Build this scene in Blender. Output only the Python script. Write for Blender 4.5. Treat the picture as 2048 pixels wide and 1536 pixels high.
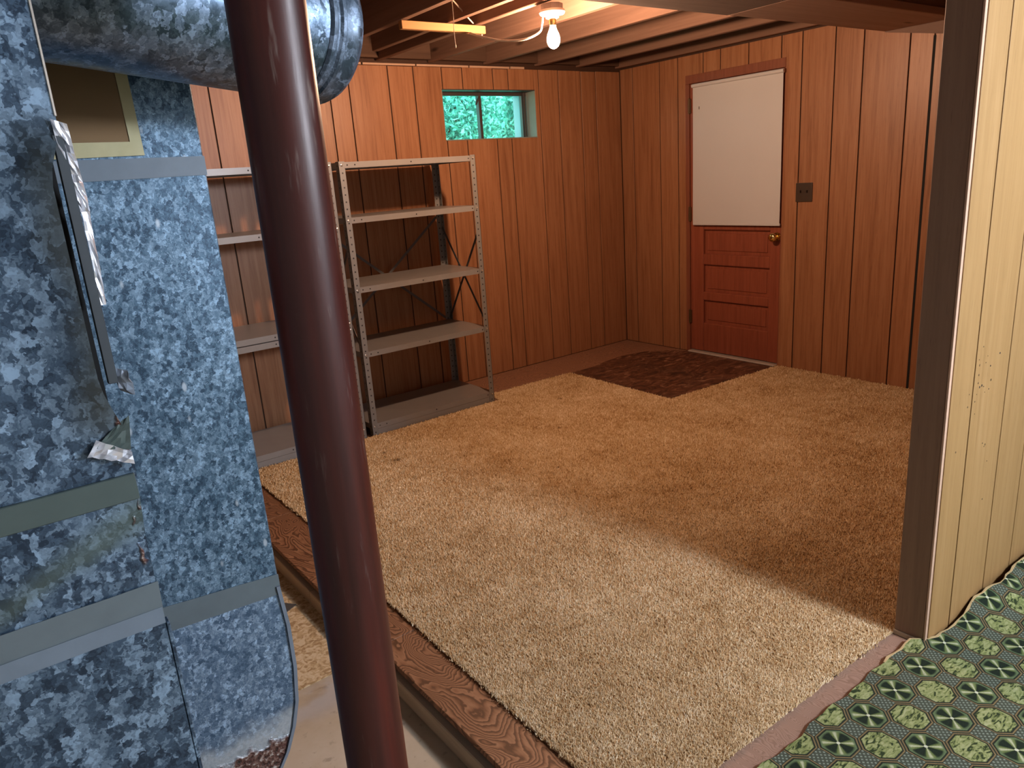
import bpy, bmesh, math, random
import numpy as np
from mathutils import Vector, Matrix

for o in list(bpy.data.objects):
    bpy.data.objects.remove(o, do_unlink=True)
random.seed(7)
rng = np.random.default_rng(7)
scn = bpy.context.scene
COL = scn.collection
PI = math.pi

# ------------------------------------------------------------------ camera
cam_d = bpy.data.cameras.new('camera')
cam = bpy.data.objects.new('camera', cam_d)
COL.objects.link(cam)
Rv = Vector((0.79306176, -0.60505606, -0.07042876))
Uv = Vector((0.21976519, 0.176368, 0.95947777))
Fv = Vector((0.56811646, 0.77640292, -0.27284098))
M = Matrix((Rv, Uv, -Fv)).transposed().to_4x4()
M.translation = (-4.48562, -4.40134, 1.43600)
cam.matrix_world = M
cam_d.sensor_fit = 'HORIZONTAL'
cam_d.sensor_width = 36.0
cam_d.lens = 1470.8 / 2048 * 36.0
cam_d.clip_start = 0.05
scn.camera = cam

# ------------------------------------------------------------------ world, light levels, exposure
w = bpy.data.worlds.new('sky'); scn.world = w
w.use_nodes = True
bgn = w.node_tree.nodes['Background']
bgn.inputs[0].default_value = (0.42, 0.95, 0.92, 1)
bgn.inputs[1].default_value = 5.5
BULB_COLOR, BULB_STRENGTH = (1.0, 0.59, 0.365), 2150.0
GLOBE_COLOR, GLOBE_STRENGTH = (0.92, 0.99, 1.12), 190.0
GLOBE_AT = (-2.26, -5.4, 1.97)
vs = scn.view_settings
vs.view_transform = 'Standard'
vs.look = 'None'
vs.exposure = 0.0
vs.gamma = 1.0
vs.use_curve_mapping = False
scn.cycles.max_bounces = 6
scn.cycles.diffuse_bounces = 3
scn.cycles.glossy_bounces = 3
scn.cycles.caustics_reflective = False
scn.cycles.caustics_refractive = False

# ------------------------------------------------------------------ mesh helpers
def link(o, parent=None):
    COL.objects.link(o)
    if parent: o.parent = parent
    return o

def obj(name, bm, mat, parent=None, smooth=False, loc=None, kind=None, label=None, recalc=True):
    me = bpy.data.meshes.new(name)
    if recalc: bmesh.ops.recalc_face_normals(bm, faces=bm.faces)
    bm.to_mesh(me); bm.free()
    me.materials.append(mat)
    if smooth:
        me.polygons.foreach_set('use_smooth', [True] * len(me.polygons))
        me.set_sharp_from_angle(angle=math.radians(40))
    o = bpy.data.objects.new(name, me)
    link(o, parent)
    if loc: o.location = loc
    if kind: o['kind'] = kind
    if label: o['label'] = label
    return o

def thing(name, label, cat, loc=(0, 0, 0), rz=0, group=None):
    o = bpy.data.objects.new(name, None)
    o.empty_display_size = 0.1
    link(o)
    o.location = loc; o.rotation_euler = (0, 0, rz)
    o['label'] = label; o['category'] = cat
    if group: o['group'] = group
    return o

def tag(o, label, cat, group=None):
    o['label'] = label; o['category'] = cat
    if group: o['group'] = group
    return o

def struct(name, label=None):
    o = bpy.data.objects.new(name, None)
    o.empty_display_size = 0.1
    link(o); o['kind'] = 'structure'
    if label: o['label'] = label
    return o

def box(bm, x0, x1, y0, y1, z0, z1):
    v = [bm.verts.new((x, y, z)) for z in (z0, z1) for y in (y0, y1) for x in (x0, x1)]
    for f in ((0, 2, 3, 1), (4, 5, 7, 6), (0, 1, 5, 4), (2, 6, 7, 3), (0, 4, 6, 2), (1, 3, 7, 5)):
        bm.faces.new([v[i] for i in f])
    return v

def nb(*boxes):
    bm = bmesh.new()
    for b in boxes: box(bm, *b)
    return bm

def bev(bm, off, seg=1):
    bmesh.ops.bevel(bm, geom=list(bm.edges), offset=off, segments=seg, affect='EDGES', profile=0.6)
    return bm

def bbox(*b, off=0.002, seg=1):
    return bev(nb(b), off, seg)

def prism(pts, axis, a0, a1):
    """polygon (two coordinates) pulled along axis from a0 to a1"""
    bm = bmesh.new()
    def P(p, a):
        return {'x': (a, p[0], p[1]), 'y': (p[0], a, p[1]), 'z': (p[0], p[1], a)}[axis]
    A = [bm.verts.new(P(p, a0)) for p in pts]
    B = [bm.verts.new(P(p, a1)) for p in pts]
    n = len(pts)
    bm.faces.new(A); bm.faces.new(B[::-1])
    for i in range(n):
        bm.faces.new((A[i], A[(i + 1) % n], B[(i + 1) % n], B[i]))
    return bm

def lathe(bm, prof, seg=24, at=(0, 0, 0), axis=Vector((0, 0, 1)), cap=True):
    axis = Vector(axis).normalized()
    q = axis.to_track_quat('Z', 'Y')
    at = Vector(at); rings = []
    for r, h in prof:
        rings.append([bm.verts.new(at + q @ Vector((r * math.cos(2 * PI * i / seg), r * math.sin(2 * PI * i / seg), h))) for i in range(seg)])
    for a, b in zip(rings, rings[1:]):
        for i in range(seg):
            bm.faces.new((a[i], a[(i + 1) % seg], b[(i + 1) % seg], b[i]))
    if cap:
        bm.faces.new(rings[0][::-1]); bm.faces.new(rings[-1])
    return bm

def tube(bm, pts, r, seg=8):
    pts = [Vector(p) for p in pts]
    prev = None; rings = []
    for i, p in enumerate(pts):
        d = (pts[min(i + 1, len(pts) - 1)] - pts[max(i - 1, 0)]).normalized()
        n = d.orthogonal().normalized() if prev is None else (prev - d * prev.dot(d)).normalized()
        prev = n; b = d.cross(n)
        rings.append([bm.verts.new(p + r * (math.cos(2 * PI * k / seg) * n + math.sin(2 * PI * k / seg) * b)) for k in range(seg)])
    for a, b in zip(rings, rings[1:]):
        for k in range(seg):
            bm.faces.new((a[k], a[(k + 1) % seg], b[(k + 1) % seg], b[k]))
    bm.faces.new(rings[0][::-1]); bm.faces.new(rings[-1])
    return bm

def smooth_path(P, n=8):
    P = [Vector(p) for p in P]; out = []
    for i in range(len(P) - 1):
        p0, p1, p2, p3 = P[max(i - 1, 0)], P[i], P[i + 1], P[min(i + 2, len(P) - 1)]
        for k in range(n):
            t = k / n
            out.append(0.5 * ((2 * p1) + (p2 - p0) * t + (2 * p0 - 5 * p1 + 4 * p2 - p3) * t * t + (3 * p1 - p0 - 3 * p2 + p3) * t ** 3))
    return out + [P[-1]]

def grid_shell(co, off, tri=False):
    """closed thin shell: rows of points and the same rows moved by off"""
    bm = bmesh.new(); off = Vector(off)
    A = [[bm.verts.new(p) for p in r] for r in co]
    B = [[bm.verts.new(Vector(p) + off) for p in r] for r in co]
    ny, nx = len(co) - 1, len(co[0]) - 1
    def q(*v):
        if tri and len(v) == 4: bm.faces.new((v[0], v[1], v[2])); bm.faces.new((v[0], v[2], v[3]))
        else: bm.faces.new(v)
    n = (Vector(co[0][1]) - Vector(co[0][0])).cross(Vector(co[1][0]) - Vector(co[0][0]))
    fl = n.dot(off) > 0                   # the A layer must look away from off
    def o(*v): q(*(v[::-1] if fl else v))
    for j in range(ny):
        for i in range(nx):
            o(A[j][i], A[j][i + 1], A[j + 1][i + 1], A[j + 1][i])
            o(B[j][i], B[j + 1][i], B[j + 1][i + 1], B[j][i + 1])
    for i in range(nx):
        o(A[0][i], B[0][i], B[0][i + 1], A[0][i + 1]); o(A[ny][i], A[ny][i + 1], B[ny][i + 1], B[ny][i])
    for j in range(ny):
        o(A[j][0], A[j + 1][0], B[j + 1][0], B[j][0]); o(A[j][nx], B[j][nx], B[j + 1][nx], A[j + 1][nx])
    return bm

def sheet(c00, c10, c11, c01, nx, ny, amp, seed, thick=0.0008):
    """wrinkled thin sheet between four corners"""
    r = random.Random(seed)
    c = [Vector(v) for v in (c00, c10, c11, c01)]
    n = (c[1] - c[0]).cross(c[3] - c[0]).normalized()
    g = []
    for j in range(ny + 1):
        row = []
        for i in range(nx + 1):
            u, v = i / nx, j / ny
            p = (c[0] * (1 - u) + c[1] * u) * (1 - v) + (c[3] * (1 - u) + c[2] * u) * v
            row.append(p + n * r.uniform(-amp, amp))
        g.append(row)
    bm = grid_shell(g, n * -thick, True)
    return bm

# ------------------------------------------------------------------ material helpers
class NT:
    def __init__(s, name):
        s.m = bpy.data.materials.new(name); s.m.use_nodes = True
        s.t = s.m.node_tree; s.b = s.t.nodes['Principled BSDF']
        s.out = s.t.nodes['Material Output']
    def n(s, typ, **kw):
        nd = s.t.nodes.new(typ)
        for k, v in kw.items(): setattr(nd, k, v)
        return nd
    def set(s, sock, v):
        if hasattr(v, 'default_value') or isinstance(v, bpy.types.NodeSocket): s.t.links.new(v, sock)
        elif isinstance(v, (tuple, list)) and len(v) == 3 and sock.type == 'RGBA': sock.default_value = (*v, 1)
        else: sock.default_value = v
    def math(s, op, a, b=0.0, c=0.0, clamp=False):
        nd = s.n('ShaderNodeMath', operation=op, use_clamp=clamp)
        for i, v in enumerate((a, b, c)): s.set(nd.inputs[i], v)
        return nd.outputs[0]
    def add(s, a, b): return s.math('ADD', a, b)
    def sub(s, a, b): return s.math('SUBTRACT', a, b)
    def mul(s, a, b): return s.math('MULTIPLY', a, b)
    def mx(s, a, b): return s.math('MAXIMUM', a, b)
    def mn(s, a, b): return s.math('MINIMUM', a, b)
    def ab(s, a): return s.math('ABSOLUTE', a)
    def less(s, a, b): return s.math('LESS_THAN', a, b)
    def great(s, a, b): return s.math('GREATER_THAN', a, b)
    def step(s, x, e0, e1):
        nd = s.n('ShaderNodeMapRange', interpolation_type='SMOOTHSTEP')
        s.set(nd.inputs[0], x); nd.inputs[1].default_value = e0; nd.inputs[2].default_value = e1
        return nd.outputs[0]
    def coord(s, kind='Object'): return s.n('ShaderNodeTexCoord').outputs[kind]
    def xyz(s, v):
        nd = s.n('ShaderNodeSeparateXYZ'); s.set(nd.inputs[0], v); return nd.outputs
    def comb(s, x, y, z):
        nd = s.n('ShaderNodeCombineXYZ')
        for i, v in enumerate((x, y, z)): s.set(nd.inputs[i], v)
        return nd.outputs[0]
    def scale(s, v, sc, loc=(0, 0, 0), rot=(0, 0, 0)):
        nd = s.n('ShaderNodeMapping'); s.set(nd.inputs[0], v)
        nd.inputs['Scale'].default_value = sc; nd.inputs['Location'].default_value = loc; nd.inputs['Rotation'].default_value = rot
        return nd.outputs[0]
    def noise(s, v, sc, det=3, rough=0.5, dist=0.0, out=0):
        nd = s.n('ShaderNodeTexNoise'); s.set(nd.inputs['Vector'], v)
        nd.inputs['Scale'].default_value = sc; nd.inputs['Detail'].default_value = det
        nd.inputs['Roughness'].default_value = rough; nd.inputs['Distortion'].default_value = dist
        return nd.outputs[out]
    def voro(s, v, sc, feature='F1', out='Distance', rnd=1.0):
        nd = s.n('ShaderNodeTexVoronoi', feature=feature); s.set(nd.inputs['Vector'], v)
        nd.inputs['Scale'].default_value = sc; nd.inputs['Randomness'].default_value = rnd
        return nd.outputs[out]
    def ramp(s, f, stops, mode='LINEAR'):
        nd = s.n('ShaderNodeValToRGB'); s.set(nd.inputs[0], f); cr = nd.color_ramp; cr.interpolation = mode
        while len(cr.elements) < len(stops): cr.elements.new(0.5)
        for e, (p, c) in zip(cr.elements, stops):
            e.position = p; e.color = (*c, 1) if len(c) == 3 else c
        return nd.outputs[0]
    def mix(s, f, a, b, blend='MIX'):
        nd = s.n('ShaderNodeMix', data_type='RGBA', blend_type=blend)
        s.set(nd.inputs[0], f); s.set(nd.inputs[6], a); s.set(nd.inputs[7], b)
        return nd.outputs[2]
    def bump(s, h, strength=0.3, dist=0.01):
        nd = s.n('ShaderNodeBump'); nd.inputs['Strength'].default_value = strength
        nd.inputs['Distance'].default_value = dist; s.set(nd.inputs['Height'], h)
        s.t.links.new(nd.outputs[0], s.b.inputs['Normal'])
    def fin(s, color, rough=0.6, metal=0.0, spec=0.5, coat=0.0):
        s.set(s.b.inputs['Base Color'], color); s.set(s.b.inputs['Roughness'], rough)
        s.set(s.b.inputs['Metallic'], metal); s.b.inputs['Specular IOR Level'].default_value = spec
        s.b.inputs['Coat Weight'].default_value = coat
        return s.m

def m_panel(name, dark, mid, light, rough=0.42, axis='x', var=0.12, spec=0.4):
    n = NT(name); c = n.coord()
    rnd = n.n('ShaderNodeObjectInfo').outputs['Random']
    off = n.comb(n.mul(rnd, 11.0), n.mul(rnd, 7.0), n.mul(rnd, 5.0))
    v = n.n('ShaderNodeVectorMath', operation='ADD'); n.set(v.inputs[0], c); n.set(v.inputs[1], off); v = v.outputs[0]
    g1 = n.noise(n.scale(v, (26, 26, 1.1)), 1.6, 4, 0.6, 0.6)
    g2 = n.noise(n.scale(v, (150, 150, 5)), 1.0, 3, 0.6)
    f = n.add(n.mul(g1, 0.72), n.mul(g2, 0.28))
    col = n.ramp(f, [(0.33, dark), (0.5, mid), (0.68, light)])
    fl = n.step(n.noise(n.scale(v, (260, 260, 14)), 1.0, 2), 0.62, 0.78)
    col = n.mix(n.mul(fl, 0.45), col, tuple(x * 0.45 for x in dark))
    tone = n.add(1.0 - var / 2, n.mul(rnd, var))
    col = n.mix(1.0, col, n.comb(tone, tone, tone), 'MULTIPLY')
    n.bump(f, 0.08, 0.003)
    return n.fin(col, rough, 0, spec)

def m_timber(name, dark, light, along='y', rough=0.75):
    n = NT(name); c = n.coord()
    sc = {'x': (1.2, 30, 30), 'y': (30, 1.2, 30), 'z': (30, 30, 1.2)}[along]
    rnd = n.n('ShaderNodeObjectInfo').outputs['Random']
    v = n.n('ShaderNodeVectorMath', operation='ADD'); n.set(v.inputs[0], c)
    n.set(v.inputs[1], n.comb(n.mul(rnd, 9), n.mul(rnd, 13), n.mul(rnd, 3))); v = v.outputs[0]
    f = n.noise(n.scale(v, sc), 1.0, 5, 0.6, 0.7)
    kn = n.step(n.voro(n.scale(v, {'x': (1.6, 6, 6), 'y': (6, 1.6, 6), 'z': (6, 6, 1.6)}[along]), 1.0), 0.02, 0.11)
    col = n.ramp(f, [(0.3, dark), (0.7, light)])
    col = n.mix(kn, tuple(x * 0.35 for x in dark), col)
    n.bump(f, 0.15, 0.004)
    return n.fin(col, rough, 0, 0.25)

def m_plywood(name, dark, mid, light, stretch=(3.2, 1.0, 1.0), contrast=1.0):
    """flat-sawn fir face: contour lines of a soft field stretched along the grain"""
    n = NT(name); c = n.coord()
    v = n.scale(c, stretch)
    field = n.noise(v, 2.6, 2.5, 0.45, 0.5)
    ph = n.add(n.mul(field, 46.0), n.mul(n.noise(v, 22, 2), 1.2))
    fr = n.math('FRACT', ph)
    line = n.ramp(fr, [(0.0, light), (0.45, mid), (0.72, dark), (0.88, dark), (1.0, light)])
    fine = n.noise(n.scale(c, (stretch[0] * 60, stretch[1] * 9, 40)), 1.0, 2)
    col = n.mix(n.mul(n.step(fine, 0.5, 0.75), 0.25 * contrast), line, dark)
    big = n.noise(c, 1.3, 3)
    col = n.mix(n.mul(n.step(big, 0.45, 0.7), 0.3), col, tuple(x * 0.6 for x in mid))
    n.bump(fr, 0.12, 0.002)
    return n.fin(col, 0.55, 0, 0.35)

def m_plain(name, col, rough=0.6, metal=0.0, spec=0.5, var=0.15, nsc=6, bump=0.0):
    n = NT(name); c = n.coord()
    f = n.noise(c, nsc, 4, 0.6)
    cc = n.mix(f, tuple(x * (1 - var) for x in col), tuple(min(1, x * (1 + var)) for x in col))
    if bump: n.bump(n.noise(c, nsc * 12, 3), bump, 0.003)
    return n.fin(cc, rough, metal, spec)

def m_zinc(name, cell, dark, mid, light, rough=0.42, metal=0.45, stain_shade=None, rust=None, white=None):
    n = NT(name); c = n.coord()
    warp = n.noise(c, cell * 1.1, 2, 0.6, out=1)
    vv = n.n('ShaderNodeVectorMath', operation='MULTIPLY_ADD')
    n.set(vv.inputs[0], warp); vv.inputs[1].default_value = (1.9 / cell,) * 3; n.set(vv.inputs[2], c)
    v = n.scale(vv.outputs[0], (1.0, 1.0, 0.7), rot=(0, 0.6, 0))
    a = n.xyz(n.voro(v, cell, 'F1', 'Color'))[0]
    cell2 = n.xyz(n.voro(v, cell * 2.2, 'F1', 'Color'))[1]
    big = n.noise(c, cell * 0.10, 3)
    fine = n.noise(c, cell * 5.0, 2)
    f = n.add(n.add(n.add(n.mul(a, 0.52), n.mul(cell2, 0.36)), n.mul(n.sub(big, 0.5), 0.5)), n.mul(n.sub(fine, 0.5), 0.25))
    col = n.ramp(f, [(0.12, dark), (0.40, mid), (0.62, light), (0.82, tuple(min(1, x * 1.6) for x in light))])
    P = n.xyz(c)
    if stain_shade:
        for (fn, sc) in stain_shade: col = n.mix(fn(n, P, c), col, sc)
    if white: col = n.mix(white(n, P, c), col, (0.50, 0.56, 0.60))
    rg = n.add(rough, n.mul(n.sub(a, 0.5), 0.25))
    met = metal
    if rust:
        rf = rust(n, P, c)
        rn = n.noise(c, 90, 3, 0.6)
        rc = n.ramp(rn, [(0.34, (0.012, 0.008, 0.007)), (0.47, (0.09, 0.035, 0.028)), (0.56, (0.16, 0.09, 0.07)), (0.68, (0.5, 0.46, 0.42))])
        col = n.mix(rf, col, rc); met = n.mul(n.sub(1.0, rf), metal)
        n.bump(n.mul(rn, rf), 0.8, 0.01)
    else:
        n.bump(n.noise(c, 9, 2), 0.10, 0.02)
    return n.fin(col, rg, met, 0.5)

# materials ---------------------------------------------------------------
M_WALL = m_panel('panelling_orange', (0.215, 0.090, 0.040), (0.305, 0.139, 0.066), (0.36, 0.178, 0.09))
M_CREAM = m_panel('panelling_cream', (0.27, 0.158, 0.058), (0.31, 0.185, 0.071), (0.34, 0.208, 0.086), 0.6, var=0.05)
M_GROOVE = m_plain('groove_dark', (0.045, 0.018, 0.008), 0.8)
M_CORE = m_plain('foundation_concrete', (0.30, 0.29, 0.27), 0.9, nsc=12, bump=0.3)
M_ENDBOARD = m_panel('stained_board', (0.21, 0.125, 0.08), (0.245, 0.148, 0.097), (0.275, 0.17, 0.112), 0.55, var=0.04)
M_EDGE = m_plain('raw_panel_edge', (0.50, 0.33, 0.23), 0.8)
M_JOIST = m_timber('joist_pine', (0.145, 0.083, 0.058), (0.21, 0.122, 0.086), 'y')
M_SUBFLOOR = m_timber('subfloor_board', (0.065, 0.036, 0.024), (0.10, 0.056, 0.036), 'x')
M_BEAM = m_timber('beam_brown', (0.30, 0.21, 0.175), (0.37, 0.265, 0.22), 'x', 0.7)
M_BEAMDARK = m_timber('beam_dark', (0.055, 0.033, 0.026), (0.08, 0.05, 0.04), 'x', 0.8)
M_STICK = m_timber('pine_stick', (0.26, 0.13, 0.05), (0.36, 0.19, 0.08), 'x')
M_PLY = m_plywood('fir_plywood', (0.105, 0.045, 0.02), (0.23, 0.105, 0.05), (0.33, 0.165, 0.085), (2.4, 1.0, 1.0))
M_PLY_FRONT = m_plywood('fir_plywood_worn', (0.23, 0.14, 0.10), (0.30, 0.19, 0.138), (0.34, 0.22, 0.165), (5.0, 1.6, 1.0), 0.4)
M_PLY_BACK = m_plywood('fir_plywood_plain', (0.20, 0.10, 0.06), (0.29, 0.15, 0.09), (0.33, 0.175, 0.105), (1.0, 2.0, 1.0), 0.5)
M_SLEEPER = m_timber('sleeper_pine', (0.42, 0.33, 0.23), (0.56, 0.45, 0.33), 'y')
M_FOIL = m_plain('foil', (0.80, 0.84, 0.92), 0.32, 0.75, var=0.1)
M_BLACK = m_plain('hollow_black', (0.008, 0.009, 0.010), 0.9)
M_FLANGE = m_plain('flange_grey', (0.20, 0.25, 0.32), 0.4, 0.4)
M_DUCTTAPE = m_plain('duct_tape', (0.105, 0.138, 0.155), 0.5, 0.0, nsc=25)
M_DUCTTAPE2 = m_plain('duct_tape_blue', (0.135, 0.178, 0.225), 0.45, 0.0, nsc=25)
M_BANDGREEN = m_plain('seam_band_greenish', (0.07, 0.102, 0.10), 0.45, 0.3, nsc=20)
M_CARDBOARD = m_plain('cardboard_tan', (0.20, 0.125, 0.06), 0.85, nsc=3)
M_MASKING = m_plain('masking_tape', (0.42, 0.39, 0.22), 0.5, nsc=30)

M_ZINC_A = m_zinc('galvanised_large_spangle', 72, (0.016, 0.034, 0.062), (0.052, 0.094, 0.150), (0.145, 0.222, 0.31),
    stain_shade=[(lambda n, P, c: n.mul(n.step(n.add(P[2], n.mul(n.sub(P[0], -4.36), -0.55)), 1.10, 1.055), n.mul(n.step(n.add(n.add(P[2], n.mul(n.sub(P[0], -4.36), -0.42)), n.mul(n.noise(c, 12, 3), 0.05)), 1.045, 1.075), 0.6)), (0.095, 0.135, 0.115)),
           (lambda n, P, c: n.mul(n.step(n.add(P[0], n.mul(n.noise(c, 14, 2), 0.05)), -4.400, -4.350), n.mul(n.step(P[2], 1.13, 1.2), n.mul(n.step(P[2], 1.56, 1.48), 0.75))), (0.055, 0.065, 0.06))],  # shade of the bent right edge, painted dark into the zinc
    rust=lambda n, P, c: n.mul(n.step(n.add(n.ab(n.sub(P[0], n.add(-4.366, n.mul(n.sub(1.07, P[2]), -0.05)))), n.mul(n.noise(c, 60, 2), 0.018)), 0.017, 0.011), n.mul(n.step(P[2], 0.975, 0.985), n.step(n.noise(c, 34, 1), 0.50, 0.56))))
M_ZINC_B = m_zinc('galvanised_fine_spangle', 130, (0.030, 0.065, 0.112), (0.080, 0.152, 0.232), (0.165, 0.26, 0.36),
    stain_shade=[(lambda n, P, c: n.mul(n.step(n.voro(n.scale(c, (1, 1, 0.45)), 26, 'F1'), 0.13, 0.06), 0.8), (0.46, 0.54, 0.62))])
M_ZINC_BOOT = m_zinc('galvanised_corroded', 120, (0.06, 0.115, 0.195), (0.12, 0.20, 0.31), (0.22, 0.32, 0.44),
    white=lambda n, P, c: n.mul(n.step(n.add(P[2], n.mul(n.noise(c, 16, 3), 0.10)), 0.435, 0.375), n.add(0.45, n.mul(n.noise(c, 170, 2), 0.6))),
    rust=lambda n, P, c: n.step(n.add(P[2], n.mul(n.noise(c, 45, 3), 0.07)), 0.348, 0.330))
M_ZINC_PIPE = m_zinc('galvanised_pipe', 85, (0.075, 0.115, 0.165), (0.13, 0.19, 0.265), (0.21, 0.29, 0.40), 0.40, 0.85)
M_ZINC_CAP = m_zinc('galvanised_cap_dull', 70, (0.055, 0.08, 0.11), (0.075, 0.11, 0.155), (0.14, 0.19, 0.26), 0.42, 0.5)

def m_post():
    n = NT('post_red_brown_paint'); c = n.coord()
    s = n.noise(n.scale(c, (22, 22, 1.0)), 1.0, 4, 0.6)
    sc = n.noise(n.scale(c, (60, 60, 7)), 1.0, 4, 0.65)
    col = n.ramp(s, [(0.3, (0.024, 0.006, 0.005)), (0.55, (0.055, 0.011, 0.008)), (0.75, (0.105, 0.019, 0.011))])
    col = n.mix(n.mul(n.step(sc, 0.60, 0.75), 0.5), col, (0.20, 0.16, 0.14))
    n.bump(sc, 0.12, 0.002)
    return n.fin(col, n.add(0.24, n.mul(sc, 0.30)), 0.0, 0.34, coat=0.0)
M_POST = m_post()

def m_concrete():
    n = NT('concrete_floor'); c = n.coord()
    f = n.noise(c, 3.0, 5, 0.62); g = n.noise(c, 40, 3)
    col = n.ramp(f, [(0.3, (0.34, 0.265, 0.18)), (0.5, (0.48, 0.395, 0.285)), (0.68, (0.56, 0.48, 0.375))])
    col = n.mix(n.mul(n.step(g, 0.62, 0.75), 0.4), col, (0.16, 0.12, 0.085))
    P = n.xyz(c)
    w_ = n.mul(n.step(n.noise(c, 9, 3), 0.42, 0.6), n.step(n.ab(n.add(P[1], 2.42)), 0.13, 0.03))
    col = n.mix(n.mul(w_, 0.6), col, (0.48, 0.47, 0.47))
    n.bump(g, 0.15, 0.003)
    return n.fin(col, 0.75, 0, 0.3)
M_CONC = m_concrete()

def m_vinyl():
    n = NT('embossed_vinyl'); c = n.coord()
    f = n.noise(c, 45, 3, 0.5, 1.2)
    col = n.ramp(f, [(0.38, (0.36, 0.24, 0.12)), (0.5, (0.56, 0.42, 0.24)), (0.6, (0.66, 0.54, 0.36))])
    n.bump(f, 0.5, 0.004)
    return n.fin(col, 0.55, 0, 0.4)
M_VINYL = m_vinyl()

def m_stained():
    n = NT('glue_stained_ply'); c = n.coord()
    f = n.noise(n.scale(c, (1.0, 1.8, 1), rot=(0, 0, 0.6)), 8, 5, 0.65, 1.6)
    col = n.ramp(f, [(0.36, (0.05, 0.022, 0.014)), (0.5, (0.12, 0.05, 0.028)), (0.60, (0.18, 0.085, 0.05)), (0.68, (0.34, 0.20, 0.135))])
    d = n.noise(c, 2.2, 3)
    col = n.mix(n.mul(n.step(d, 0.45, 0.65), 0.5), col, (0.05, 0.028, 0.02))
    n.bump(f, 0.3, 0.003)
    return n.fin(col, 0.6, 0, 0.3)
M_STAINED = m_stained()

def m_carpet(name, island):
    n = NT(name); c = n.coord()
    big = n.noise(c, 2.4, 4, 0.6); mid = n.noise(c, 14, 3, 0.6); fine = n.noise(c, 260, 2)
    f = n.add(n.add(n.mul(big, 0.5), n.mul(mid, 0.35)), n.mul(fine, 0.3))
    if island:
        r = n.n('ShaderNodeNewGeometry').outputs['Random Per Island']
        f = n.add(n.mul(f, 0.72), n.mul(r, 0.36))
    col = n.ramp(f, [(0.34, (0.26, 0.145, 0.06)), (0.50, (0.50, 0.335, 0.165)), (0.66, (0.66, 0.50, 0.30)), (0.84, (0.86, 0.74, 0.54))])
    P = n.xyz(c); sp = 0.0
    for (sx, sy, sr) in ((-2.812, -0.876, 0.020), (-2.818, -1.031, 0.026), (-1.525, -0.873, 0.022), (-2.30, -1.75, 0.010), (-2.95, -3.05, 0.006), (-1.9, -1.3, 0.012)):
        dx = n.sub(P[0], sx); dy = n.mul(n.sub(P[1], sy), 1.5)
        d = n.add(n.math('SQRT', n.add(n.mul(dx, dx), n.mul(dy, dy))), n.mul(n.sub(mid, 0.5), 0.02))
        sp = n.mx(sp, n.step(d, sr, sr * 0.5))
    col = n.mix(n.mul(sp, 0.75), col, (0.10, 0.05, 0.02))
    if not island: n.bump(fine, 0.6, 0.01)
    return n.fin(col, 0.95, 0, 0.1)
M_CARPET, M_PILE = m_carpet('carpet_base', False), m_carpet('carpet_pile', True)

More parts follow.
